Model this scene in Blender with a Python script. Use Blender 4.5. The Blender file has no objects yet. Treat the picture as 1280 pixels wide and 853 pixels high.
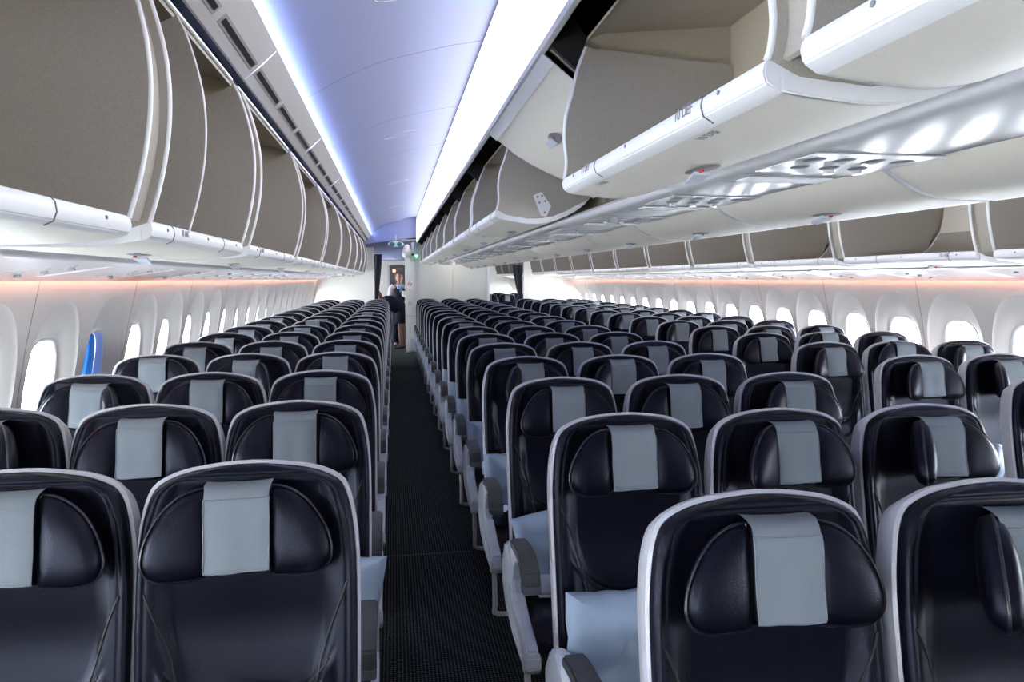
import bpy, bmesh, math, random
from mathutils import Vector, Matrix
R = math.radians
S = bpy.context.scene
COL = S.collection
random.seed(7)
EYE = 1.58                      # camera height above the cabin floor; z values marked "rel" count from here

# ------------------------------------------------------------------ camera, world, sun, exposure
cam_d = bpy.data.cameras.new('camera'); cam = bpy.data.objects.new('camera', cam_d); COL.objects.link(cam)
cam.location = (0, 0, EYE)
cam_d.sensor_width = 36; cam_d.lens = 907.6 / 1280 * 36; cam_d.clip_start = .02
yaw, pit = .1613, .085
fwd = Vector((math.sin(yaw)*math.cos(pit), math.cos(yaw)*math.cos(pit), -math.sin(pit)))
cam.rotation_euler = fwd.to_track_quat('-Z', 'Y').to_euler()
S.camera = cam
S.view_settings.view_transform = 'Standard'; S.view_settings.look = 'None'
S.view_settings.exposure = 1.28; S.view_settings.gamma = 1
S.cycles.max_bounces = 8; S.cycles.diffuse_bounces = 5; S.cycles.glossy_bounces = 3
S.cycles.transparent_max_bounces = 12; S.cycles.sample_clamp_indirect = 4

W = bpy.data.worlds.new('sky'); S.world = W; W.use_nodes = True
bg = W.node_tree.nodes['Background']; bg.inputs[0].default_value = (.86, .93, 1, 1); bg.inputs[1].default_value = 22.0
sun_d = bpy.data.lights.new('sun', 'SUN'); sun_d.energy = 14; sun_d.angle = R(1.5); sun_d.color = (1, .96, .9)
sun = bpy.data.objects.new('sun', sun_d); COL.objects.link(sun)
sun.rotation_euler = Vector((-.80, .52, -.30)).to_track_quat('-Z', 'Y').to_euler()

def portal(x, rot):
    d = bpy.data.lights.new('window_portal', 'AREA'); d.shape = 'RECTANGLE'; d.size = 24; d.size_y = .6
    d.cycles.is_portal = True
    o = bpy.data.objects.new('window_portal', d); COL.objects.link(o)
    o.location = (x, 9, EYE-.54); o.rotation_euler = rot
portal(-1.93, Vector((1, 0, 0)).to_track_quat('-Z', 'Z').to_euler())
portal(2.36+1.93, Vector((-1, 0, 0)).to_track_quat('-Z', 'Z').to_euler())

# ------------------------------------------------------------------ materials
def mat(name, col, rough=.5, spec=.5, metal=0, emis=None, es=0, noise=None, bump=None, coat=0):
    m = bpy.data.materials.new(name); m.use_nodes = True
    nt = m.node_tree; b = nt.nodes['Principled BSDF']
    b.inputs['Base Color'].default_value = (*col, 1); b.inputs['Roughness'].default_value = rough
    b.inputs['Specular IOR Level'].default_value = spec; b.inputs['Metallic'].default_value = metal
    b.inputs['Coat Weight'].default_value = coat
    if 'leather' in name: b.inputs['Specular Tint'].default_value = (.72, .76, 1, 1)
    if emis: b.inputs['Emission Color'].default_value = (*emis, 1); b.inputs['Emission Strength'].default_value = es
    tc = None
    if noise or bump:
        tc = nt.nodes.new('ShaderNodeTexCoord')
    if noise:
        n = nt.nodes.new('ShaderNodeTexNoise'); n.inputs['Scale'].default_value = noise[0]; n.inputs['Detail'].default_value = 5
        r = nt.nodes.new('ShaderNodeValToRGB')
        k = noise[1]
        r.color_ramp.elements[0].color = (*[c*(1-k) for c in col], 1); r.color_ramp.elements[1].color = (*[min(1, c*(1+k)) for c in col], 1)
        r.color_ramp.elements[0].position = .3; r.color_ramp.elements[1].position = .7
        nt.links.new(tc.outputs['Object'], n.inputs['Vector']); nt.links.new(n.outputs['Fac'], r.inputs['Fac'])
        nt.links.new(r.outputs['Color'], b.inputs['Base Color'])
    if bump:
        n2 = nt.nodes.new('ShaderNodeTexNoise' if bump[2] == 'n' else 'ShaderNodeTexVoronoi'); n2.inputs['Scale'].default_value = bump[0]
        bp = nt.nodes.new('ShaderNodeBump'); bp.inputs['Strength'].default_value = bump[1]; bp.inputs['Distance'].default_value = .002
        nt.links.new(tc.outputs['Object'], n2.inputs['Vector'])
        nt.links.new(n2.outputs[0], bp.inputs['Height']); nt.links.new(bp.outputs['Normal'], b.inputs['Normal'])
    return m
M = dict(
    leather=mat('navy_leather', (.0022, .0024, .0058), .35, .17, bump=(420, .14, 'v')),
    leather_rim=mat('navy_leather_rim', (.010, .010, .024), .34, .55, bump=(300, .3, 'v')),
    piping=mat('navy_piping', (.008, .008, .016), .35),
    shell=mat('light_grey_shell', (.46, .46, .50), .38),
    plastic=mat('pale_grey_plastic', (.54, .57, .64), .35, noise=(6, .06)),
    armpad=mat('grey_arm_pad', (.034, .035, .039), .5),
    armend=mat('grey_arm_end', (.08, .085, .10), .45),
    cloth=mat('grey_head_cloth', (.165, .188, .212), .85, .2, noise=(900, .10), bump=(700, .3, 'n')),
    pillow=mat('pale_blue_pillow', (.27, .34, .44), .55, .3, noise=(5, .12)),
    belt=mat('belt_webbing', (.006, .006, .009), .7),
    steel=mat('belt_steel', (.65, .65, .66), .25, metal=1),
    blanket=mat('navy_blanket', (.010, .012, .03), .9, .1, noise=(30, .3)),
    bin_grey=mat('bin_liner_grey', (.37, .335, .29), .75, .25, noise=(260, .09)),
    bin_tan=mat('bin_housing_tan', (.42, .365, .285), .75, .25, noise=(200, .06)),
    bin_white=mat('bin_white', (.72, .672, .595), .42, noise=(150, .02)),
    trim=mat('trim_white', (.80, .79, .80), .35),
    psu=mat('service_panel_white', (.60, .59, .60), .22, .6),
    psu_dark=mat('service_recess_grey', (.17, .17, .18), .35),
    lens=mat('reading_lens', (.55, .55, .56), .12, .8),
    black=mat('black_void', (.004, .004, .005), .7),
    wall=mat('sidewall_cream', (.76, .72, .69), .6, .3, noise=(90, .02)),
    wfr=mat('window_frame_cream', (.70, .70, .70), .5),
    joint=mat('joint_brown', (.42, .31, .27), .6),
    partition=mat('partition_cream', (.72, .71, .66), .5, noise=(40, .02)),
    ceiling=mat('ceiling_lit_blue', (.31, .35, .56), .55, .3),  # white ceiling panels; the blue mood light is mixed into the base colour
    valance=mat('valance_white', (.80, .79, .79), .4),
    curtain=mat('charcoal_curtain', (.055, .055, .07), .9, .1),
    dark_door=mat('galley_dark', (.10, .11, .10), .5),
    red=mat('red_mark', (.55, .03, .04), .5),
    ink=mat('placard_ink', (.22, .22, .24), .6),
    skin=mat('skin', (.62, .36, .27), .5), hair=mat('brown_hair', (.16, .06, .03), .6),
    stock=mat('tan_stockings', (.13, .06, .04), .5), uniform=mat('navy_uniform', (.008, .010, .025), .8, .2),
    shirt=mat('white_shirt', (.75, .77, .82), .8), scarf=mat('blue_scarf', (.10, .28, .60), .6),
    cup=mat('white_cup', (.8, .8, .78), .5),
    shoe=mat('black_shoe', (.01, .01, .01), .3),
    cove=mat('cove_lamp', (1, 1, 1), .5, emis=(.58, .68, 1), es=34),
    cove_r=mat('lamp_lens', (.9, .9, .9), .4, emis=(1, .985, .95), es=1.3),
    amber=mat('amber_wash_lamp', (1, .5, .3), .5, emis=(1, .36, .20), es=6.5),
    amber_dim=mat('amber_indicator', (1, .5, .3), .5, emis=(1, .45, .25), es=.8),
    green=mat('green_led', (.1, .9, .3), .4, emis=(.1, 1, .35), es=2.5),
    exitg=mat('exit_teal', (.01, .09, .11), .4, emis=(.005, .07, .10), es=.3),
    lamp=mat('white_dome', (.85, .84, .80), .3),
    blue_pane=None, glass=None, carpet=None)

def glass_mat(name, tint, gl=.06):
    m = bpy.data.materials.new(name); m.use_nodes = True; nt = m.node_tree
    for n in list(nt.nodes):
        if n.type != 'OUTPUT_MATERIAL': nt.nodes.remove(n)
    t = nt.nodes.new('ShaderNodeBsdfTransparent'); t.inputs[0].default_value = (*tint, 1)
    g = nt.nodes.new('ShaderNodeBsdfGlossy'); g.inputs['Roughness'].default_value = .03
    mx = nt.nodes.new('ShaderNodeMixShader'); mx.inputs[0].default_value = gl
    nt.links.new(t.outputs[0], mx.inputs[1]); nt.links.new(g.outputs[0], mx.inputs[2])
    nt.links.new(mx.outputs[0], nt.nodes['Material Output'].inputs[0])
    return m
M['glass'] = glass_mat('window_glass', (.93, .95, .97))
M['blue_pane'] = glass_mat('dimmed_glass', (.0015, .008, .030), .10)

def carpet():
    m = mat('dark_carpet', (.008, .010, .013), .95, .1); nt = m.node_tree; b = nt.nodes['Principled BSDF']
    tc = nt.nodes.new('ShaderNodeTexCoord'); mp = nt.nodes.new('ShaderNodeMapping'); mp.inputs['Scale'].default_value = (66, 66, 66)
    v = nt.nodes.new('ShaderNodeTexVoronoi'); v.inputs['Randomness'].default_value = .12; v.inputs['Scale'].default_value = 1
    r = nt.nodes.new('ShaderNodeValToRGB'); r.color_ramp.elements[0].position = .10; r.color_ramp.elements[0].color = (.13, .145, .155, 1)
    r.color_ramp.elements[1].position = .30; r.color_ramp.elements[1].color = (.0055, .0068, .0095, 1)
    n = nt.nodes.new('ShaderNodeTexNoise'); n.inputs['Scale'].default_value = 3.0; n.inputs['Detail'].default_value = 6
    mx = nt.nodes.new('ShaderNodeMixRGB'); mx.blend_type = 'MULTIPLY'; mx.inputs[0].default_value = .5
    nt.links.new(tc.outputs['Object'], mp.inputs[0]); nt.links.new(mp.outputs[0], v.inputs['Vector'])
    nt.links.new(v.outputs['Distance'], r.inputs[0]); nt.links.new(tc.outputs['Object'], n.inputs['Vector'])
    nt.links.new(r.outputs[0], mx.inputs[1]); nt.links.new(n.outputs['Fac'], mx.inputs[2]); nt.links.new(mx.outputs[0], b.inputs['Base Color'])
    bp = nt.nodes.new('ShaderNodeBump'); bp.inputs['Strength'].default_value = .6; bp.inputs['Distance'].default_value = .004
    nt.links.new(v.outputs['Distance'], bp.inputs['Height']); nt.links.new(bp.outputs[0], b.inputs['Normal'])
    return m
M['carpet'] = carpet()

# ------------------------------------------------------------------ mesh helpers
class G:
    def __init__(s): s.v = []; s.f = []
    def add(s, vs, fs):
        o = len(s.v); s.v += [tuple(v) for v in vs]; s.f += [tuple(i+o for i in f) for f in fs]; return s
    def box(s, x0, x1, y0, y1, z0, z1):
        return s.add([(x, y, z) for x in (x0, x1) for y in (y0, y1) for z in (z0, z1)],
                     [(0, 1, 3, 2), (4, 6, 7, 5), (0, 4, 5, 1), (2, 3, 7, 6), (0, 2, 6, 4), (1, 5, 7, 3)])
    def prism(s, poly, a0, a1, ax='y'):
        n = len(poly)
        f = (lambda p, a: (p[0], a, p[1])) if ax == 'y' else (lambda p, a: (a, p[0], p[1])) if ax == 'x' else (lambda p, a: (p[0], p[1], a))
        return s.add([f(p, a0) for p in poly]+[f(p, a1) for p in poly],
                     [tuple(range(n)), tuple(range(2*n-1, n-1, -1))]+[(i, (i+1) % n, n+(i+1) % n, n+i) for i in range(n)])
    def sheet(s, pts, y0, y1, th=.006, ax='y'):
        """an open profile with thickness, extruded"""
        off = []
        for i, p in enumerate(pts):
            a = pts[max(0, i-1)]; b = pts[min(len(pts)-1, i+1)]
            dx, dz = b[0]-a[0], b[1]-a[1]; l = math.hypot(dx, dz) or 1
            off.append((p[0]-dz/l*th, p[1]+dx/l*th))
        poly = list(pts)+off[::-1]; n = len(pts); N = 2*n
        f = (lambda p, a: (p[0], a, p[1])) if ax == 'y' else (lambda p, a: (a, p[0], p[1]))
        vs = [f(p, y0) for p in poly]+[f(p, y1) for p in poly]
        fs = [(i, (i+1) % N, N+(i+1) % N, N+i) for i in range(N)]
        for k in range(n-1):
            q = (k, k+1, N-2-k, N-1-k); fs.append(q[::-1]); fs.append(tuple(j+N for j in q))
        return s.add(vs, fs)
    def tube(s, path, r, n=8, cap=True, rr=None, flat=1.0):
        P = [Vector(p) for p in path]; vs = []; fs = []; up = Vector((0, 0, 1)); prev = None
        for i, p in enumerate(P):
            t = (P[min(i+1, len(P)-1)]-P[max(i-1, 0)]).normalized()
            if prev is None:
                a = t.cross(up); a = a.normalized() if a.length > .1 else t.cross(Vector((1, 0, 0))).normalized()
            else: a = (prev-t*prev.dot(t)).normalized()
            prev = a; b = t.cross(a); q = rr[i] if rr else r
            for k in range(n):
                c = 2*math.pi*k/n; vs.append(p+a*(q*math.cos(c))+b*(q*math.sin(c)*flat))
        for i in range(len(P)-1):
            for k in range(n): fs.append((i*n+k, i*n+(k+1) % n, (i+1)*n+(k+1) % n, (i+1)*n+k))
        if cap: fs += [tuple(range(n))[::-1], tuple((len(P)-1)*n+k for k in range(n))]
        return s.add(vs, fs)
    def puff(s, outline, tf, tb, rings=6, c=None, p=2.2, f=None):
        """cushion from a closed (x,z) outline, domed to -y (tf) and +y (tb)"""
        n = len(outline)
        if c is None: c = (sum(a for a, _ in outline)/n, sum(b for _, b in outline)/n)
        vs = []; fs = []
        for sgn, T in ((-1, tf), (1, tb)):
            base = len(vs)
            for k in range(rings):
                t = 1-(k/rings)**1.35; h = T*(1-t**p)**(1/p)
                for (x, z) in outline: vs.append((c[0]+(x-c[0])*t, sgn*h, c[1]+(z-c[1])*t))
            vs.append((c[0], sgn*T, c[1]))
            for k in range(rings-1):
                for i in range(n):
                    q = (base+k*n+i, base+k*n+(i+1) % n, base+(k+1)*n+(i+1) % n, base+(k+1)*n+i)
                    fs.append(q if sgn > 0 else q[::-1])
            for i in range(n):
                q = (base+(rings-1)*n+i, base+(rings-1)*n+(i+1) % n, len(vs)-1); fs.append(q if sgn > 0 else q[::-1])
        if f: vs = [f(v) for v in vs]
        return s.add(vs, fs)
    def map(s, f): s.v = [f(v) for v in s.v]; return s
    def mesh(s, name, m, smooth=38, bevel=None, weld=True):
        me = bpy.data.meshes.new(name); me.from_pydata([tuple(v) for v in s.v], [], s.f)
        bm = bmesh.new(); bm.from_mesh(me)
        if weld: bmesh.ops.remove_doubles(bm, verts=bm.verts, dist=1e-5)
        bmesh.ops.recalc_face_normals(bm, faces=bm.faces)
        if bevel:
            es = [e for e in bm.edges if len(e.link_faces) == 2 and e.calc_face_angle(0) > R(30)]
            bmesh.ops.bevel(bm, geom=es, offset=bevel, segments=2, affect='EDGES', clamp_overlap=True)
        bm.to_mesh(me); bm.free()
        if smooth: me.shade_smooth(); me.set_sharp_from_angle(angle=R(smooth))
        if m: me.materials.append(m)
        return me
    def build(s, name, m, parent=None, **k): return link(name, s.mesh(name, m, **k), parent)

def link(name, me, parent=None):
    o = bpy.data.objects.new(name, me); COL.objects.link(o); o.parent = parent; return o
def thing(name, label, cat, loc=(0, 0, 0), rz=0, group=None):
    o = link(name, None); o.location = loc; o.rotation_euler = (0, 0, rz); return tag(o, label, cat, group)
def tag(o, label, cat, group=None):
    o['label'] = label; o['category'] = cat
    if group: o['group'] = group
    return o
def struct(o, label=None):
    o['kind'] = 'structure'
    if label: o['label'] = label
    return o
def lerp(tab, x):
    if x <= tab[0][0]: return tab[0][1]
    for (a, b), (c, d) in zip(tab, tab[1:]):
        if x <= c: return b+(d-b)*(x-a)/(c-a)
    return tab[-1][1]
ORD = ['first', 'second', 'third', 'fourth', 'fifth', 'sixth', 'seventh', 'eighth', 'ninth', 'tenth', 'eleventh', 'twelfth', 'thirteenth',
       'fourteenth', 'fifteenth', 'sixteenth', 'seventeenth', 'eighteenth', 'nineteenth', 'twentieth', 'twenty-first', 'twenty-second',
       'twenty-third', 'twenty-fourth', 'twenty-fifth', 'twenty-sixth', 'twenty-seventh', 'twenty-eighth', 'twenty-ninth', 'thirtieth']
def inframe(x, y, z, mx=60):
    v = Vector((x, y, z-EYE)); Rr = Vector((math.cos(yaw), -math.sin(yaw), 0)); U = Rr.cross(fwd); d = v.dot(fwd)
    if d < .1: return None
    u = 640+907.6*v.dot(Rr)/d; w = 426.5-907.6*v.dot(U)/d
    return u, w
MIR = 2.36                      # cabin mirror: x -> MIR - x
YB, YE, YF = -2.6, 15.8, 25.0   # back of the built cabin, partitions, far end

# ------------------------------------------------------------------ floor
fl = struct(G().add([(-1.9, YB, 0), (4.3, YB, 0), (4.3, YF, 0), (-1.9, YF, 0)], [(0, 1, 2, 3)]).build('floor', M['carpet']))
for y in (4.09, 8.4, 12.7):
    G().box(-.07, .43, y-.006, y+.006, 0, .0015).build('carpet_seam', M['black'], fl)

# ------------------------------------------------------------------ side walls
WX = [(-1.58, 1.69), (-1.2, 1.74), (-.9, 1.745), (-.6, 1.713), (-.3, 1.653), (0, 1.578), (.14, 1.555)]   # rel z -> distance outward
def wx(z): return lerp(WX, z)
NS = 56
def ell(a, b, cy, cz, n=2.0):
    out = []
    for k in range(NS):
        t = 2*math.pi*k/NS; c, s_ = math.cos(t), math.sin(t)
        out.append((cy+a*math.copysign(abs(c)**(2/n), c), cz+b*math.copysign(abs(s_)**(2/n), s_)))
    return out
ZT, ZB = .12, -1.0
def cell(g, yc, half):
    """one window bay of the lining: flat panel, tall teardrop recess, frame opening"""
    ring = []
    rect = []
    for k in range(NS):
        t = 2*math.pi*k/NS; c, s_ = math.cos(t), math.sin(t); cz = -.52
        kk = min(half/abs(c) if abs(c) > 1e-6 else 9, ((ZT-cz) if s_ > 0 else (cz-ZB))/abs(s_) if abs(s_) > 1e-6 else 9)
        rect.append((yc+c*kk, cz+s_*kk))
    # snap nearest to the corners
    for (cy_, cz_) in ((yc-half, ZT), (yc+half, ZT), (yc-half, ZB), (yc+half, ZB)):
        i = min(range(NS), key=lambda j: (rect[j][0]-cy_)**2+(rect[j][1]-cz_)**2); rect[i] = (cy_, cz_)
    L = [(rect, 0), (ell(.272, .405, yc, -.505, 2.15), 0), (ell(.267, .399, yc, -.507, 2.15), .0055), (ell(.256, .380, yc, -.511, 2.15), .012),
         (ell(.235, .34, yc, -.522, 2.2), .023), (ell(.20, .28, yc, -.54, 2.5), .046), (ell(.178, .255, yc, -.545, 2.9), .060)]
    vs = []; fs = []
    for pts, d in L: vs += [(wx(z)+d, y, z+EYE) for y, z in pts]
    for r in range(len(L)-1):
        for k in range(NS): fs.append((r*NS+k, r*NS+(k+1) % NS, (r+1)*NS+(k+1) % NS, (r+1)*NS+k))
    g.add(vs, fs)
def side(sgn, pitch, y0, name, imax):
    X = (lambda v: (-v[0], v[1], v[2])) if sgn < 0 else (lambda v: (MIR+v[0], v[1], v[2]))
    g = G().add([X((wx(z), y, z+EYE)) for z in (-1.58, -1.4, -1.2, ZB) for y in (YB, YF)], [(0, 1, 3, 2), (2, 3, 5, 4), (4, 5, 7, 6)])
    root = struct(g.build(name, M['wall']))
    half = pitch/2
    # lining panel (two bays), a shared mesh
    gp = G(); cell(gp, half, half); cell(gp, half*3, half); gp.map(X)
    pm = gp.mesh('wall_panel', M['wall'], 30)
    gs = G().prism([(wx(z)-.0012, z+EYE) for z in (ZB, -.9, -.6, -.3, 0, ZT)]+[(wx(z)+.01, z+EYE) for z in (ZT, 0, -.3, -.6, -.9, ZB)], -.003, .003).map(X)
    sm = gs.mesh('panel_joint', M['joint'])
    gf = G()
    rings = [(ell(.180, .257, 0, -.545, 2.9), .058), (ell(.174, .251, 0, -.545, 2.9), .054), (ell(.166, .243, 0, -.545, 2.9), .056), (ell(.158, .236, 0, -.545, 2.9), .064), (ell(.155, .233, 0, -.545, 2.9), .14)]
    vs = []; fs = []
    for pts, d in rings: vs += [X((wx(z)+d, y, z+EYE)) for y, z in pts]
    for r in range(len(rings)-1):
        for k in range(NS): fs.append((r*NS+k, r*NS+(k+1) % NS, (r+1)*NS+(k+1) % NS, (r+1)*NS+k))
    gf.add(vs, fs); fm = gf.mesh('window_frame', M['wfr'], 30)
    pp = ell(.156, .234, 0, -.545, 2.9)
    pv = [X((wx(z)+.105, y, z+EYE)) for y, z in pp]
    gl = G().add(pv, [tuple(range(NS))]); plain = gl.mesh('pane', M['glass'], 0); blue = gl.mesh('pane_dimmed', M['blue_pane'], 0)
    n0 = int((y0-half-YB)//pitch); n0 -= n0 % 2
    ystart = y0-half-n0*pitch; k = 0; y = ystart; num = 0
    while y < YF:
        o = link('wall_panel', pm, root); o.location = (0, y, 0)
        j = link('panel_joint', sm, root); j.location = (0, y, 0)
        y += 2*pitch; k += 1
    y = ystart+half
    while y < YF:
        num += 1
        o = link('window_%d' % (num+(100 if sgn > 0 else 0)), fm); struct(o); o.location = (0, y, 0)
        isblue = sgn < 0 and abs(y-(y0+pitch)) < .1
        q = link('pane', blue if isblue else plain, o)
        if isblue: o['label'] = 'dimmed blue cabin window on the left wall'; q['label'] = 'blue tinted pane'
        y += pitch
    # dark outer skin so that only the windows let daylight in
    return root
side(-1, .640, 3.92, 'wall_left', 0)
side(1, .612, 4.09, 'wall_right', 0)
# outer fuselage skin strips above and below the windows
for sgn in (-1, 1):
    X = (lambda v: (-v[0], v[1], v[2])) if sgn < 0 else (lambda v: (MIR+v[0], v[1], v[2]))
    o = G().prism([(1.88, 1.36+EYE), (1.92, 1.36+EYE), (1.92, -.22+EYE), (1.88, -.22+EYE)], YB, YF).map(X).build('trim_%d' % (1 if sgn < 0 else 2), M['wfr']); struct(o)
    o = G().prism([(1.88, -.88+EYE), (1.92, -.88+EYE), (1.92, -1.6+EYE), (1.88, -1.6+EYE)], YB, YF).map(X).build('trim_%d' % (3 if sgn < 0 else 4), M['wfr']); struct(o)
# roof above everything
struct(G().box(-1.95, 4.35, YB, YF, EYE+1.35, EYE+1.38).build('roof_slab', M['black']))
struct(G().box(-1.95, 4.35, YB-.05, YB, 0, EYE+1.35).build('wall_back', M['partition']))
struct(G().box(-1.95, 4.35, YF, YF+.05, 0, EYE+1.35).build('wall_front', M['partition']))

# ------------------------------------------------------------------ aisle ceilings with valances and lamps
CE = [(-.60, .865), (-.52, .915), (-.432, .968), (-.298, 1.045), (-.19, 1.102), (-.079, 1.153), (.03, 1.19), (.14, 1.22), (.324, 1.27), (.53, 1.31)]
def aisle_ceiling(mir, n):
    X = (lambda v: (v[0], v[1], v[2])) if not mir else (lambda v: (MIR-v[0], v[1], v[2]))
    root = struct(link('ceiling' if not mir else 'ceiling_right_aisle', None))
    me = None; L = 1.52
    y = 4.09-L*4-.008
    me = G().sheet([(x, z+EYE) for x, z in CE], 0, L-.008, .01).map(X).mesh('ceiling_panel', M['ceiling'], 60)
    ml = G().tube([(.07+.13*math.cos(t)*1.0, .62+.07*math.sin(t), EYE+lerp(CE, .07+.13*math.cos(t))-.001) for t in [i*2*math.pi/28 for i in range(29)]], .0016, 5, cap=False).map(X).mesh('access_hatch_rim', M['trim'])
    while y < YE-.2:
        p = link('ceiling_panel', me, root); p.location = (0, y, 0)
        if int(round(y/L)) % 2 == 0: q = link('access_hatch_rim', ml, root); q.location = (0, y, 0)
        y += L
    # outboard valance with air slots, in lengths
    v = struct(link('trim_%d' % (5+n), None))
    prof = [(-.583, .802), (-.580, .787), (-.570, .785), (-.555, .797), (-.50, .845), (-.448, .897), (-.440, .904)]
    edges = [3.075+1.8*i for i in range(-3, 9)]
    vm = G().sheet([(a, b+EYE) for a, b in prof], 0, 1.794, .008).map(X).mesh('valance_panel', M['valance'], 30)
    sm_ = G().prism([(-.529, EYE+.8165), (-.515, EYE+.8287), (-.514, EYE+.8277), (-.528, EYE+.8155)], 0, .50).map(X).mesh('air_slot', M['black'], 0)
    fm_ = G().sheet([(-.538, EYE+.8108), (-.508, EYE+.8370)], 0, .54, -.0008).map(X).mesh('slot_frame', M['psu'], 0)
    for e in edges:
        if e > YE-.3: continue
        link('valance_panel', vm, v).location = (0, e, 0)
        for k in range(3):
            if e+.05+k*.60 > YE-.6: continue
            f_ = link('slot_frame', fm_, v); f_.location = (0, e+.01+k*.60, 0)
            link('air_slot', sm_, v).location = (0, e+.03+k*.60, 0)
    c = G().prism([(-.520, EYE+.842), (-.475, EYE+.885), (-.478, EYE+.888), (-.523, EYE+.845)], YB+.1, YE-.1).map(X).build('cove_lamp', M['cove'])
    tag(c, 'blue-white strip lamp hidden in the %s cove of the %s aisle ceiling' % (('left', 'left') if not mir else ('right', 'right')), 'lamp')
    # inboard lens lamp: tall white diffuser over the centre bins
    lp = [(.492, .770), (.490, .80), (.487, .9), (.487, 1.0), (.490, 1.1), (.496, 1.2), (.505, 1.28)]
    lens = thing('lens_lamp', 'glowing white lamp strip above the centre bins beside the %s aisle' % ('left' if not mir else 'right'), 'lamp')
    lm = G().sheet([(a, b+EYE) for a, b in lp], 0, 1.436, .006).map(X).mesh('lens_panel', M['cove_r'], 60)
    rm = G().sheet([(.515, .768), (.506, .757), (.496, .757), (.491, .770)], 0, 1.436, .006).map(lambda w: (w[0], w[1], w[2]+EYE)).map(X).mesh('lens_rail', M['trim'], 30)
    y = 2.43-1.44*3
    while y < YE-1.4:
        link('lens_panel', lm, lens).location = (0, y, 0); link('lens_rail', rm, lens).location = (0, y, 0); y += 1.44
    k = G().box(.50, 1.17, YB, YE, EYE+1.0, EYE+1.01).box(1.155, 1.16, YB, YE, EYE+.9, EYE+1.01).box(.505, .512, YB, YE, EYE+.775, EYE+1.01).map(X).build('trim_%d' % (7+n), M['black']); struct(k)  # black sheets put the shade of the gap above the bins into colour
    k = G().box(-.640, -.634, YB, YE, EYE+.79, EYE+1.0).box(-.70, -.574, YB, YE, EYE+.815, EYE+.820).map(X).build('trim_%d' % (9+n), M['black']); struct(k)  # black baffle added to keep cove light out of the valance gap
aisle_ceiling(False, 0); aisle_ceiling(True, 1)

# ------------------------------------------------------------------ overhead bins
def rot_pts(P, piv, a):
    c, s_ = math.cos(a), math.sin(a)
    return [(piv[0]+(x-piv[0])*c-(z-piv[1])*s_, piv[1]+(x-piv[0])*s_+(z-piv[1])*c) for x, z in P]
OUT = dict(   # outboard bin beside the left windows, open
    front=[(-.597, .14), (-.580, .195), (-.563, .253), (-.549, .32), (-.54, .39), (-.537, .44), (-.54, .49), (-.548, .56), (-.567, .65), (-.590, .73), (-.605, .757)],
    back=[(-.726, .697), (-1.15, .56), (-1.28, .40), (-1.20, .20), (-1.05, .115), (-.85, .10), (-.64, .125)],
    bottom=[(-.615, .096), (-.66, .088), (-.75, .080), (-.90, .077), (-1.03, .082), (-1.16, .13), (-1.30, .30), (-1.33, .5)],
    rail=[(-.645, .140), (-.600, .146), (-.592, .138), (-.590, .120), (-.596, .104), (-.612, .096), (-.650, .094)],
    house=[(-.608, .772), (-.70, .80), (-1.30, .80), (-1.45, .62), (-1.45, .16)],
    frame=[(-.613, .785), (-.613, .768), (-.620, .757), (-.634, .772), (-.626, .79)],
    latch=(-.80, .078), ndiv=1)
CEN = dict(
    front=[(.568, .333), (.573, .35), (.576, .375), (.576, .40), (.571, .44), (.569, .475), (.573, .53), (.583, .573), (.593, .606), (.612, .69), (.640, .763)],
    back=[(1.160, .728), (1.160, .55), (1.05, .42), (.88, .325), (.74, .300), (.62, .310)],
    bottom=[(.588, .286), (.66, .278), (.756, .272), (.85, .288), (.95, .33), (1.05, .405), (1.13, .52)],
    rail=[(.62, .330), (.572, .337), (.563, .330), (.560, .315), (.565, .298), (.585, .286), (.64, .281)],
    house=[(.645, .800), (.70, .825), (1.155, .872), (1.165, .70), (1.165, .42)],
    frame=None, latch=(.76, .272), ndiv=0)
CLOSED = [(.505, .755), (.530, .736), (.566, .706), (.64, .650), (.722, .602), (.81, .560), (.903, .522), (1.0, .47), (1.06, .43)]
def crom(P, n=3):
    Q = []
    for i in range(len(P)-1):
        p0, p1, p2, p3 = P[max(i-1, 0)], P[i], P[i+1], P[min(i+2, len(P)-1)]
        for k in range(n):
            t = k/n; Q.append(tuple(.5*((2*p1[d])+(-p0[d]+p2[d])*t+(2*p0[d]-5*p1[d]+4*p2[d]-p3[d])*t*t+(-p0[d]+3*p1[d]-3*p2[d]+p3[d])*t**3) for d in (0, 1)))
    return Q+[P[-1]]
OUT['front'] = [(-.597, .14), (-.578, .20), (-.561, .265), (-.547, .34), (-.540, .41), (-.539, .48), (-.546, .555), (-.563, .635), (-.586, .712), (-.607, .757)]
for P_ in (OUT, CEN): P_['front'] = crom(P_['front']); P_['bottom'] = crom(P_['bottom'], 2)
mesh_cache = {}
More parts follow.
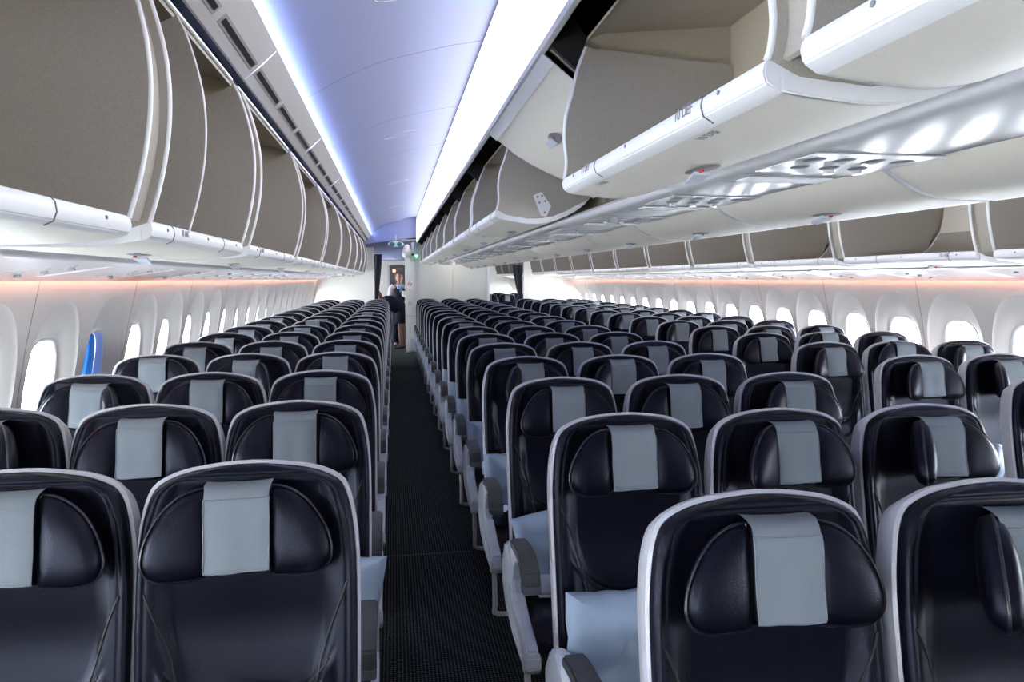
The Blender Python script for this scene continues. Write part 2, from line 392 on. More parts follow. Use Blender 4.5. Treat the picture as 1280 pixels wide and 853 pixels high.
def bin_unit(kind, ya, yb, label, cat, group, mir=False, rot=0.0, dividers=(), closed=False, placard=None):
    P = OUT if kind == 'out' else CEN; piv = (-1.15, .45) if kind == 'out' else (1.10, .55)
    L = yb-ya
    mx = (lambda v: (MIR-v[0], v[1], v[2])) if mir else (lambda v: v)
    key = (kind, round(L, 3), mir, rot, tuple(dividers), closed)
    T = lambda pts: [(x, z+EYE) for x, z in (rot_pts(pts, piv, rot) if rot else pts)]
    H = lambda pts: [(x, z+EYE) for x, z in pts]
    if key not in mesh_cache:
        m = []
        th = .010 if kind == 'cen' else -.010
        hs = 1 if kind == 'cen' else -1
        m.append(('housing', G().sheet(H(P['house']), -.03, L+.03, -.008*hs).mesh('housing', M['bin_tan'], 30) if True else None, None, None))
        endp = H([P['house'][0], P['house'][1], P['house'][2], P['house'][3], P['house'][4]])
        m.append(('end_wall', G().prism(endp, L+.016, L+.03).mesh('end_wall', M['bin_tan'], 30), None, None))
        m.append(('end_wall', G().prism(endp, -.03, -.016).mesh('end_wall', M['bin_tan'], 30), None, None))
        if P['frame']:
            m.append(('front_frame', G().prism(H(P['frame']), -.01, L+.01).mesh('front_frame', M['trim'], 30), None, None))
        if not closed:
            poly = T(P['front']+P['back'])
            m.append(('bucket', G().sheet(T(P['bottom']), .004, L-.004, th).mesh('bucket', M['bin_white'], 60), None, None))
            ins = [(x, z+.012) for x, z in P['bottom']]
            m.append(('bucket_liner', G().sheet(T(ins), .006, L-.006, th*.5).mesh('bucket_liner', M['bin_grey'], 60), None, None))
            for yy in (0.0, L-.014):
                m.append(('end_panel', G().prism(poly, yy, yy+.014).mesh('end_panel', M['bin_grey'], 30), None, None))
            for yy in (.0, L-.014):
                m.append(('edge_trim', G().tube([(x, yy+.007, z) for x, z in T(P['front'])], .0075, 8).mesh('edge_trim', M['trim'], 60), None, None))
            for d in dividers:
                m.append(('divider', G().prism(poly, d-.005, d+.005).mesh('divider', M['bin_grey'], 30), None, None))
                m.append(('edge_trim', G().tube([(x, d, z) for x, z in T(P['front'])], .0045, 8).mesh('edge_trim', M['trim'], 60), None, None))
            bt = P['bottom']; cap_ = bt+[(x, z+.030) for x, z in bt[::-1]]
            for yy in (.0, L-.016):
                m.append(('end_cap', G().prism(T(cap_), yy, yy+.016).mesh('end_cap', M['trim'], 30, bevel=.003), None, None))
            m.append(('rail', G().prism(T(P['rail']), .004, L-.004).mesh('rail', M['trim'], 40, bevel=.003), None, None))
            gj = G()
            rr = T([(P['rail'][2][0]+(.0008 if kind == 'out' else -.0008), P['rail'][2][1]), (P['rail'][3][0]+(.0008 if kind == 'out' else -.0008), P['rail'][3][1])])
            gl = T([(P['rail'][2][0], (P['rail'][2][1]+P['rail'][3][1])/2)])[0]
            for q in ([.12, .5, .88] if L > .8 else [.2, .8]):
                c_ = L*q; gj.tube([(gl[0]-.004, c_, gl[1]), (gl[0]+.004, c_, gl[1])], .0042, 8)
            m.append(('rail_screws', gj.mesh('rail_screws', M['ink']), None, 'stuff'))
            gq = G()
            for q in (.17, .70):
                c_ = L*q
                pr = T([(P['rail'][1][0], P['rail'][1][1]), P['rail'][2], P['rail'][3], P['rail'][4], P['rail'][5]])
                gq.sheet([(a, b) for a, b in pr], c_, c_+.003, .0018 if kind == 'out' else -.0018)
            m.append(('rail_joint', gq.mesh('rail_joint', M['psu_dark']), None, None))
            lx, lz = T([P['latch']])[0]
        else:
            m.append(('bucket', G().sheet(H(CLOSED), .004, L-.004, .02).mesh('bucket', M['bin_white'], 60), None, None))
            m.append(('front_lip', G().sheet(H([(.500, .768), (.503, .757), (.545, .722)]), .004, L-.004, -.004).mesh('front_lip', M['trim'], 30), None, None))
            ep = H(CLOSED+[(1.12, .55), (1.1, .80), (.70, .80), (.56, .78)])
            for yy in (.004, L-.018): m.append(('end_panel', G().prism(ep, yy, yy+.014).mesh('end_panel', M['bin_grey'], 30), None, None))
            lx, lz = .700, .611+EYE
        # latch: dark lens-shaped cavity and drop lever
        yc = L*.5
        tilt = 0 if not closed else .52
        if kind == 'cen' and not closed: tilt = rot
        def LT(v):
            x, y, z = v; c, s_ = math.cos(-tilt if closed else tilt), math.sin(-tilt if closed else tilt)
            return (lx+x*c-z*s_, yc+y, lz+x*s_+z*c)
        m.append(('latch_cavity', G().puff([(.03*math.sin(t), .085*math.cos(t)) for t in [i*2*math.pi/20 for i in range(20)]], .003, .003, 3, f=lambda v: LT((v[0], v[2], v[1]-.001))).mesh('latch_cavity', M['psu_dark']), None, None))
        m.append(('latch_lever', G().prism([(-.022, .0), (.022, .0), (.014, .072), (-.014, .072)], -.004, .004, 'z').map(lambda v: LT((v[0], v[1], -.010-abs(v[1])*.22+v[2]))).mesh('latch_lever', M['plastic'], 30), None, None))
        m.append(('latch_mark', G().box(-.010, -.006, -.025, -.005, -.010, -.004).map(LT).mesh('latch_mark', M['red']), None, None))
        if mir:
            for n_, me, a, b in m:
                if me:
                    for v in me.vertices: v.co.x = MIR-v.co.x
                    me.flip_normals()
        mesh_cache[key] = m
    t = thing('overhead_bin', label, cat, (0, ya, 0), group=group)
    for n_, me, par, kd in mesh_cache[key]:
        o = link(n_, me, t)
        if kd: o['kind'] = kd
    return t
def text(s, size, loc, rot, m, parent, name='lettering', ext=.0004):
    cu = bpy.data.curves.new(name, 'FONT'); cu.body = s; cu.size = size; cu.extrude = ext; cu.align_x = 'CENTER'; cu.align_y = 'CENTER'
    c_ = bpy.data.objects.new('tmp_text', cu); COL.objects.link(c_)
    me = bpy.data.meshes.new_from_object(c_.evaluated_get(bpy.context.evaluated_depsgraph_get())); me.name = name; me.materials.clear(); me.materials.append(m)
    bpy.data.objects.remove(c_)
    o = link(name, me, parent); o.location = loc; o.rotation_euler = rot; return o
# fixed strip between neighbouring bins (grey) is part of a trim
def spacer(kind, y0, y1, mir, root, rot=0):
    P = OUT if kind == 'out' else CEN
    pr = rot_pts(P['front'], (-1.15, .45) if kind == 'out' else (1.1, .55), rot) if rot else P['front']
    d = -.02 if kind == 'out' else .02
    ba = [(x+d, z+EYE) for x, z in pr]
    g = G().sheet(ba, y0, y1, .01 if kind == 'out' else -.01)
    if mir: g.map(lambda v: (MIR-v[0], v[1], v[2]))
    g.build('bin_spacer', M['bin_grey'], root)
# left outboard row
sp = struct(link('trim_11', None))
le = [-2.5, -1.0, .45, 1.870, 3.124, 4.66, 6.25, 7.95, 9.65, 11.3, 12.9, 14.4, 15.7]
vis = 0
for i in range(len(le)-1):
    g0 = .065; a, b = le[i]+g0, le[i+1]-g0
    if b < .9: lab = 'open grey overhead bin beside the camera on the left, %s' % ('nearer' if i == 1 else 'farther behind')
    else:
        lab = ('open grey overhead bin above the left windows, %s from the camera' % ORD[vis]) + (', with a middle divider' if vis == 1 else ''); vis += 1
    if b < .3: continue
    t = bin_unit('out', a, b, lab, 'overhead bin', 'open bins above the left windows', dividers=((.36,) if i == 3 else ()))
    spacer('out', b, b+2*g0, False, sp)
    if i in (3, 4):
        text('10 ABC' if i == 3 else '11 ABC', .026, (-.5893, .30, EYE+.129), (R(90), 0, R(90)), M['ink'], t)
# right outboard row
sp2 = struct(link('trim_12', None)); vis = 0
re_ = [.82+1.222*k for k in range(1, 13)]
for i in range(len(re_)-1):
    a, b = re_[i]+.05, re_[i+1]-.05
    lab = 'open grey overhead bin above the right windows, %s from the right edge' % ORD[vis]; vis += 1
    t = bin_unit('out', a, b, lab, 'overhead bin', 'open bins above the right windows', mir=True)
    spacer('out', b, b+.1, True, sp2)
    if i == 1: text('10 HJK', .026, (MIR+.5893, .22, EYE+.129), (R(90), 0, R(-90)), M['ink'], t)
# beyond the right partition
for i, (a, b) in enumerate(((15.95, 17.1), (17.2, 18.35), (18.45, 19.6), (19.7, 20.85))):
    bin_unit('out', a, b, 'closed-looking grey overhead bin beyond the right partition, %s one' % ORD[i], 'overhead bin', 'bins beyond the right partition', mir=True)
# centre row facing the left aisle
sp3 = struct(link('trim_13', None)); vis = 0
ce = [-1.85, -.42, 1.01, 2.43, 3.86, 5.27, 6.72, 8.17, 9.62, 11.07, 12.52, 13.97, 15.42]
for i in range(len(ce)-1):
    if i < 1: continue
    a, b = ce[i]+.045, ce[i+1]-.045
    if i == 1: lab = 'open centre bin at the top right corner, nearest the camera'; rt = 0.0
    elif i == 2: lab = 'open centre bin with a white rail and row 10 placard, next to the nearest one'; rt = 0.0; b = ce[3]-.02
    elif i == 3: lab = 'closed white centre bin with a dark latch between open bins'; rt = 0; a, b = ce[3]+.02, ce[4]-.03
    else: lab = 'open centre bin facing the left aisle, %s beyond the closed bin' % ORD[vis]; vis += 1; rt = -.072
    t = bin_unit('cen', a, b, lab, 'overhead bin', 'centre bins facing the left aisle', rot=rt, closed=(i == 3))
    if i in (1, 2): spacer('cen', ce[i+1]-.045, ce[i+1]+.045, False, sp3) if i == 1 else None
    elif i > 3: spacer('cen', ce[i+1]-.045, ce[i+1]+.045, False, sp3, rt)
    # black pivot fin above the joint
    G().prism([(.512, .775+EYE), (.612, .692+EYE), (.645, .80+EYE), (.53, .93+EYE)], b-a, b-a+.02).build('pivot_fin', M['black'], t)
    if i == 2:
        text('10 DEF', .030, (.5592, .315, EYE+.3225), (R(90), 0, R(-90)), M['ink'], t)
        text('10 DEF', .030, (.612, .315, EYE+.2805), (R(180), 0, R(-90)), M['ink'], t)
        text('11 DEF', .030, (.5592, 1.045, EYE+.3225), (R(90), 0, R(-90)), M['ink'], t)
        text('11 DEF', .030, (.612, 1.045, EYE+.2805), (R(180), 0, R(-90)), M['ink'], t)
    if i == 4:    # white hinge bracket on the exposed end panel
        G().prism([(.75, .450+EYE), (.795, .470+EYE), (.85, .395+EYE), (.825, .340+EYE), (.795, .340+EYE)], -.012, 0).build('hinge_bracket', M['trim'], t, bevel=.003)
        for (hx, hz) in ((.773, .442), (.798, .447), (.783, .412), (.815, .420), (.813, .360)):
            G().tube([(hx, -.014, hz+EYE), (hx, -.010, hz+EYE)], .006, 8).build('bracket_bolt', M['ink'], t)
# centre row facing the right aisle, swung down
sp4 = struct(link('trim_14', None))
cr = [1.907-1.11*2+1.11*k for k in range(0, 15)]
vis = 0
for i in range(len(cr)-1):
    a, b = cr[i]+.01, cr[i+1]-.01
    if b < 1.2: continue
    if b > YE: continue
    bin_unit('cen', a, b, 'swung-down centre bin facing the right aisle, %s from the camera' % ORD[vis], 'overhead bin', 'centre bins facing the right aisle', mir=True, rot=.115); vis += 1

# ------------------------------------------------------------------ passenger service strips
def strip(prof, n, y1=YE):
    o = G().sheet([(x, z+EYE) for x, z in prof], YB, y1, .006).build('trim_%d' % n, M['psu'], smooth=50); return struct(o)
PL = [(-1.02, .105), (-1.030, .080), (-1.05, .068), (-1.08, .066), (-1.2, .052), (-1.38, .026), (-1.545, -.004), (-1.550, .000)]
strip(PL, 15); strip([(MIR-x, z) for x, z in PL][::-1], 16, 22.5)
for nn, sg in ((20, -1), (21, 1)):  # unseen cover added over the amber lamps, keeps their light out of the bins
    o = G().box(-1.585, -1.30, YB, YF-2.5, EYE+.050, EYE+.054)
    if sg > 0: o.map(lambda v: (MIR-v[0], v[1], v[2]))
    struct(o.build('trim_%d' % nn, M['psu_dark']))
PC = [(.985, .352), (.974, .338), (.978, .322), (.995, .312), (1.03, .307), (1.18, .304), (1.33, .307), (1.365, .312), (1.382, .322), (1.386, .338), (1.375, .352)]
strip(PC, 17)
for nn, sg in ((18, -1), (19, 1)):   # amber wash lamp hidden behind the strip's outer edge
    X = (lambda v: v) if sg < 0 else (lambda v: (MIR-v[0], v[1], v[2]))
    o = G().box(-1.548, -1.538, YB+.1, YF-3, EYE+.008, EYE+.024).map(X).build('wash_lamp', M['amber'])
    tag(o, 'amber wash lamp strip hidden along the top of the %s sidewall' % ('left' if sg < 0 else 'right'), 'lamp')
def psu_meshes(where):
    """frame, ovals and seams laid on the strip; u runs across it, v along the aisle"""
    if where == 'c': f = lambda u, v, w: (1.18+u, v, EYE+.3035+w+ (abs(u)/.2)**6*.004); W_ = .17
    else:
        def f(u, v, w):
            x = -1.30+u; z = lerp([(-1.545, -.004), (-1.38, .026), (-1.2, .052), (-1.08, .066)], x)
            q = (x, v, EYE+z+w); return q if where == 'l' else (MIR-q[0], q[1], q[2])
        W_ = .19
    out = []
    def ovalg(cu, cv, a, b, hgt):
        return G().puff([(a*math.cos(t), b*math.sin(t)) for t in [i*2*math.pi/18 for i in range(18)]], hgt, .002, 3, c=(0, 0), f=lambda p: f(cu+p[0], cv+p[2], p[1]))
    out.append(('cover', G().prism([(-W_, .0), (W_, .0), (W_, .30), (-W_, .30)], 0, .003, 'z').map(lambda p: f(p[0], p[1], -p[2]-.0005)).mesh('cover', M['psu'], 30)))
    for k in range(4):
        cu = -W_*.72+k*W_*.48
        out.append(('reading_light', ovalg(cu, .085, .030, .042, .006).mesh('reading_light', M['psu_dark'])))
        out.append(('lens', ovalg(cu+.004, .09, .016, .022, .010).mesh('lens', M['lens'])))
    for k in range(3):
        cu = -W_*.55+k*W_*.50
        out.append(('air_vent', ovalg(cu, .20, .026, .036, .008).mesh('air_vent', M['psu_dark'])))
        out.append(('nozzle', G().tube([f(cu, .203, -.004), f(cu, .203, -.018)], .013, 12).mesh('nozzle', M['lens'])))
    g = G()
    for v0 in (-.012, .308, .36, .52): g.sheet([f(-W_+2*W_*i/8, 0, -.0010)[::2] for i in range(9)], v0, v0+.004, .001)
    out.append(('panel_joint', g.mesh('panel_joint', M['psu_dark'])))
    out.append(('speaker_panel', G().prism([(-W_*.8, .40), (W_*.8, .40), (W_*.8, .49), (-W_*.8, .49)], 0, .005, 'z').map(lambda p: f(p[0], p[1], -p[2]-.0005)).mesh('speaker_panel', M['trim'], 30, bevel=.002)))
    return out
for where, lab, y0, n in (('l', 'left windows', 1.0, 16), ('c', 'centre bins', 1.64, 15), ('r', 'right windows', 2.6, 15)):
    ms = psu_meshes(where)
    for k in range(n):
        y = y0+k*.91
        if y > YE-.7: break
        t = thing('service_panel', 'reading light and vent panel under the %s, %s from the camera' % (lab if where == 'c' else 'bins by the '+lab, ORD[k]), 'service panel', (0, y, 0), group='passenger service panels')
        for n_, me in ms: link(n_, me, t)

# ------------------------------------------------------------------ seats
TOP = 1.182
SH = .20                         # lean of the back: the lower, the closer to the sitter's knees
def shear(v): return (v[0], v[1]-(TOP-v[2])*SH, v[2])
HWT = [(0, 0), (.063, .064), (.117, .126), (.161, .161), (.197, .184), (.239, .198), (.316, .211), (.436, .222), (.56, .224)]
def hw(z):                       # half width of the seat back at height z
    q = math.sqrt(max(0, TOP-z)); T = HWT
    if q >= T[-1][0]: return T[-1][1]-.012*(q-T[-1][0])
    i = 0
    while q > T[i+1][0]: i += 1
    (x0, y0), (x1, y1) = T[i], T[i+1]
    m = lambda k: (T[min(k+1, len(T)-1)][1]-T[max(k-1, 0)][1])/(T[min(k+1, len(T)-1)][0]-T[max(k-1, 0)][0])
    h = x1-x0; t = (q-x0)/h
    return (2*t**3-3*t*t+1)*y0+(t**3-2*t*t+t)*h*m(i)+(-2*t**3+3*t*t)*y1+(t**3-t*t)*h*m(i+1)
def back_outline(off=0, zb=.44, n=26):
    pts = []
    zs = [zb+(TOP-.30-zb)*i/5 for i in range(6)]+[TOP-.30*(1-i/(n-6))**2 for i in range(1, n-5)]
    for z in zs: pts.append((hw(z), z))
    pts[-1] = (0, TOP)
    k = [(x+off*min(1, x/.1), z+off*(0 if z < TOP-.3 else ((z-(TOP-.3))/.3))) for x, z in pts]
    return k+[(-x, z) for x, z in k[-2::-1]]
def leather_depth(x, z):
    h = max(hw(z), 1e-4); a = abs(x)
    edge = min(h-a, (TOP-z)*1.0-.0*a)
    if h < .21: edge = min(h-a, TOP-z, max(0, (h-a))*.75+.0) if h-a < .02 else min(h-a, TOP-z)
    y = -.030
    # rounded rim
    e = max(0, min(1, edge/.014)); y += .022*(1-math.sqrt(max(0, 1-(1-e)**2)))
    # piped rim bolster
    y += .0028*math.exp(-((edge-.020)/.003)**2)
    y += .010/(1+math.exp(-(edge-.040)/.008))
    # the U shaped seam: centre panel scooped, side bolsters proud
    zc = .69+.215*(a/.222)**3
    dd = (z-zc)/math.sqrt(1+(2.9*(a/.222)**2)**2)
    if edge > .04:
        ins = 1/(1+math.exp(-dd/.006)); fade = min(1, (edge-.04)/.03)
        y += .034*ins*math.exp(-((z-.82)/.13)**2)*fade*(1-.35*(a/.2)**2)
        ab = .206-(.94-z)*.20-.05*math.sin(max(0, min(1, (.94-z)/.42))*math.pi)*.5; sd = a-ab
        bl = 1/(1+math.exp(-sd/.0045)); hgt = max(0, min(1, (.96-z)/.12))
        y += -.024*bl*math.exp(-max(0, sd)/.05)*fade*hgt+.007*math.exp(-(sd/.0045)**2)*fade*hgt
        y += .011*math.exp(-(dd/.005)**2)*fade
        z2 = .60+.10*(a/.205)**2
        y += .006*math.exp(-((z-z2)/.006)**2)*fade
        if a > .15: y += .003*math.exp(-((z-1.045)/.0035)**2)
    return y
def make_back():
    NX, NZ = 96, 140; zb = .44; vs = []; fs = []
    for j in range(NZ+1):
        t = j/NZ; z = zb+(TOP-.30-zb)*min(1, t/.6) if t <= .6 else TOP-.30*(1-(t-.6)/.4)**2
        h = max(hw(z), .0)
        for i in range(NX+1):
            u = -1+2*i/NX; u = math.copysign(1-(1-abs(u))**1.35, u)
            x = u*h; vs.append(shear((x, leather_depth(x, z), z)))
    for j in range(NZ):
        for i in range(NX): a = j*(NX+1)+i; fs.append((a, a+1, a+NX+2, a+NX+1))
    return G().add(vs, fs).mesh('backrest', M['leather'], 70)
def make_shell():
    o = back_outline(.007); i_ = back_outline(.001); n = len(o); vs = []; fs = []
    sq = lambda pts, k: [(x, z if z < TOP-.16 else TOP-.16+(z-(TOP-.16))*k) for x, z in pts]
    rows = [(i_, -.006), (o, -.001), (sq(o, .985), .012), (sq(back_outline(.005), .84), .048), (sq(back_outline(-.012), .75), .066), (sq(back_outline(-.05), .7), .072)]
    for pts, y in rows: vs += [shear((x, y, z)) for x, z in pts]
    for r in range(len(rows)-1):
        for k in range(n-1): fs.append((r*n+k, r*n+k+1, (r+1)*n+k+1, (r+1)*n+k))
    fs.append(tuple(range((len(rows)-1)*n, len(rows)*n)))
    return G().add(vs, fs).mesh('back_shell', M['shell'], 45)
def make_seams():
    g = G(); P = []
    def pt(x, z): return shear((x, leather_depth(x, z)-.0012, z))
    for s_ in (-1, 1):
        vl = []
        for i in range(25):
            z = .935-.40*i/24; ab = .206-(.94-z)*.20-.05*math.sin(max(0, min(1, (.94-z)/.42))*math.pi)*.5
            vl.append(pt(s_*ab, z))
        g.tube(vl, .0026, 5)
    g.tube([pt(a, .69+.215*(abs(a)/.222)**3) for a in [-.165+.33*i/28 for i in range(29)]], .0026, 5)
    g.tube([pt(a, .60+.10*(abs(a)/.205)**2) for a in [-.125+.25*i/20 for i in range(21)]], .0022, 5)
    return g.mesh('seam', M['black'], 60)
# headrest: top at z 1.155, bottom .955; its front stands off the back
HZ = 1.148
def hshear(v):
    z = HZ+(v[2]-HZ)*.855
    return (v[0], v[1]-.030-(TOP-z)*SH, z)
WING = [(.058, -.000), (.085, -.001), (.112, -.012), (.140, -.036), (.163, -.070), (.180, -.108), (.188, -.145), (.187, -.172), (.176, -.194), (.155, -.207), (.125, -.211), (.090, -.210), (.058, -.208)]
def smooth_outline(P, n=2):
    for _ in range(n):
        Q = []
        for i in range(len(P)):
            a, b = P[i], P[(i+1) % len(P)]
            Q += [(a[0]*.75+b[0]*.25, a[1]*.75+b[1]*.25), (a[0]*.25+b[0]*.75, a[1]*.25+b[1]*.75)]
        P = Q
    return P
def wing_mesh(sg, fold):
    def f(v):
        x, y, z = v; x0 = .062
        d = x-x0; a = -fold
        if d > 0:
            nx = x0+d*math.cos(a)-y*math.sin(a)*-1*0; ny = y+d*math.sin(a); nx = x0+d*math.cos(a)+y*math.sin(-a)
            x, y = nx, ny
        return hshear((sg*x, y-.022, z+HZ))
    P = smooth_outline(WING, 1)
    w = G().puff(P, .030, .024, 6, c=(.115, -.115), p=2.6, f=f).mesh('wing', M['leather'], 60)
    pip = G().tube([f((x*1.0+.001, -.004, z)) for x, z in P+[P[0]]], .0032, 6, cap=False).mesh('piping', M['piping'], 60)
    return w, pip
def centre_pad():
    P = [(-.066, 0), (.066, 0), (.068, -.02), (.068, -.19), (.06, -.208), (-.06, -.208), (-.068, -.19), (-.068, -.02)]
    return G().puff(smooth_outline(P, 1), .034, .024, 5, p=3, f=lambda v: hshear((v[0], v[1]-.020, v[2]+HZ))).mesh('headrest', M['leather'], 60)
def cloth_mesh(seed):
    rnd = random.Random(seed); vs = []; fs = []; NX = 12; k1, k2 = rnd.uniform(-.003, .003), rnd.uniform(-.002, .002)
    path = [(.022, -.05), (.018, -.02), (.008, .004), (-.012, .008), (-.034, .006), (-.048, -.004), (-.054, -.02)]+[(-.0555-.0015*math.sin(i*.7), -.02-.0165*i) for i in range(1, 12)]+[(-.0545, -.2075)]
    for j, (y, z) in enumerate(path):
        for i in range(NX+1):
            u = -1+2*i/NX; w = .0645+(.003 if 2 <= j <= 4 else 0)-.0008*(j/len(path))
            zz = (z*.90 if z < 0 else z)+(.003*abs(u)**3 if 2 <= j <= 5 else 0)+k1*u*(j/len(path)); 
            yy = y+.0012*math.sin(u*5+seed)*(j > 5)*(j-5)/10+.003*(abs(u)**4)
            vs.append(hshear((u*w, yy-.003, zz+HZ)))
    for j in range(len(path)-1):
        for i in range(NX): a = j*(NX+1)+i; fs.append((a, a+1, a+NX+2, a+NX+1))
    g = G().add(vs, fs); me = g.mesh('head_cloth', M['cloth'], 60)
    n = len(path)
    edge = [vs[j*(NX+1)] for j in range(6, n)]+[vs[(n-1)*(NX+1)+i] for i in range(1, NX+1)]+[vs[j*(NX+1)+NX] for j in range(n-2, 5, -1)]+[vs[6*(NX+1)+i] for i in range(NX-1, -1, -1)]
    hem = G().tube([(x, y-.0008, z) for x, y, z in edge], .0016, 4, cap=False).mesh('hem', M['cloth'], 60)
    return me, hem
def cushion_mesh():
    g = G(); NXc, NY = 20, 22; vs = []; fs = []
    for j in range(NY+1):
        t = j/NY; y = -.665+.50*t
        for i in range(NXc+1):
            u = -1+2*i/NXc
            e = 1-abs(u)**8; zf = .488-.012*t
            drop = .07*max(0, 1-t/.16)**2
            z = zf-.035*(1-e)-drop-.012*math.cos(u*math.pi/2)*math.sin(t*math.pi)-.006*math.exp(-((abs(u)-.72)/.03)**2)
            vs.append((u*.226, y-(0 if t > .02 else .0), z))
    for j in range(NY):
        for i in range(NXc): a = j*(NXc+1)+i; fs.append((a, a+1, a+NXc+2, a+NXc+1))
    g.add(vs, fs); g.box(-.222, .222, -.655, -.15, .385, .425)
    # front and side skirts
    for i in range(NXc): pass
    g.add([(x*.226, -.665, z) for x in (-1, 1) for z in (.395, .420)], [(0, 1, 3, 2)])
    for s_ in (-1, 1): g.add([(s_*.226, -.665, .395), (s_*.226, -.165, .395), (s_*.226, -.165, .45), (s_*.226, -.60, .452), (s_*.226, -.665, .42)], [(0, 1, 2, 3, 4)])
    return g.mesh('cushion', M['leather'], 50)
def arm_meshes():
    pad = G().prism([(-.385, .672), (-.46, .684), (-.54, .686), (-.60, .676), (-.640, .650), (-.655, .612), (-.655, .585), (-.622, .580), (-.612, .612), (-.585, .638), (-.54, .648), (-.46, .648), (-.385, .640)], -.029, .029, 'x').mesh('arm_pad', M['armpad'], 30, bevel=.006)
    cap = G().prism([(-.6575, .612), (-.6575, .583), (-.622, .578), (-.60, .590), (-.60, .612)], -.0285, .0285, 'x').mesh('arm_cap', M['armend'], 30, bevel=.003)
    post = G().prism([(-.385, .670), (-.36, .655), (-.335, .60), (-.32, .52), (-.32, .44), (-.40, .44), (-.405, .52), (-.425, .575), (-.47, .618), (-.55, .640), (-.55, .648), (-.45, .66)], -.022, .022, 'x').mesh('arm_post', M['plastic'], 30, bevel=.005)
    shr = G().prism([(-.22, .60), (-.28, .625), (-.345, .610), (-.400, .555), (-.43, .490), (-.53, .455), (-.64, .430), (-.685, .410), (-.690, .385), (-.67, .345), (-.60, .325), (-.42, .330), (-.26, .36), (-.17, .42), (-.16, .52)], -.020, .020, 'x').mesh('side_shroud', M['plastic'], 30, bevel=.007)
    groove = G().prism([(-.35, .50), (-.44, .455), (-.62, .415), (-.655, .392), (-.645, .380), (-.60, .388), (-.44, .42), (-.34, .46)], -.024, .024, 'x').mesh('shroud_inset', M['shell'], 30, bevel=.003)
    foot = G().prism([(-.66, .40), (-.69, .395), (-.70, .36), (-.68, .335), (-.64, .33), (-.63, .36)], -.026, .026, 'x').mesh('shroud_bumper', M['shell'], 30, bevel=.005)
    return pad, cap, post, shr, groove, foot
def leg_meshes():
    t = []
    for i in range(8): a = i/7*math.pi/2; t.append((0, -.60-.0*a, .0))
    bar = G().tube([(0, -.50, .35), (0, -.56, .30), (0, -.585, .24), (0, -.59, .16), (.0, -.575, .115), (.02, -.56, .10), (.06, -.55, .092), (.20, -.55, .09)], .011, 8).mesh('baggage_bar', M['shell'], 60)
    leg = G().prism([(-.52, .40), (-.47, .40), (-.36, .03), (-.36, 0), (-.46, 0), (-.46, .03)], .04, .075, 'x').mesh('leg', M['plastic'], 30, bevel=.004)
    leg2 = G().prism([(-.20, .40), (-.15, .40), (-.10, .03), (-.10, 0), (-.20, 0), (-.20, .03)], .04, .075, 'x').mesh('leg', M['plastic'], 30, bevel=.004)
    track = G().prism([(-.50, .0), (-.08, .0), (-.08, .018), (-.50, .018)], .045, .07, 'x').mesh('seat_track', M['shell'], 30)
    return bar, leg, leg2, track
SEAM = make_seams()
BACK, SHELL, PAD, CUSH = make_back(), make_shell(), centre_pad(), cushion_mesh()
WINGS = {(s_, f): wing_mesh(s_, f) for s_ in (-1, 1) for f in (.12, .55, .95)}
CLOTHS = [cloth_mesh(s_) for s_ in range(4)]
ARM = arm_meshes(); LEG = leg_meshes()
APAN = G().box(-.205, .205, -.62, -.18, .375, .395).mesh('seat_pan', M['psu_dark'])
BELT = G().tube([(-.225, -.25, .475), (-.20, -.33, .492), (-.17, -.40, .493), (-.14, -.45, .489)], .016, 6, flat=.18).tube([(.22, -.26, .475), (.17, -.34, .492), (.05, -.43, .490), (-.06, -.46, .488)], .016, 6, flat=.18).mesh('seat_belt', M['belt'], 60)
BUCK = G().prism([(-.175, -.395), (-.120, -.420), (-.095, -.470), (-.150, -.455)], .498, .512, 'z').mesh('buckle', M['steel'], 30, bevel=.003)
BUCK2 = G().box(-.034, .034, -.026, .026, 0, .012).box(-.030, .030, -.020, -.004, .012, .018).mesh('buckle', M['steel'], 30, bevel=.003)

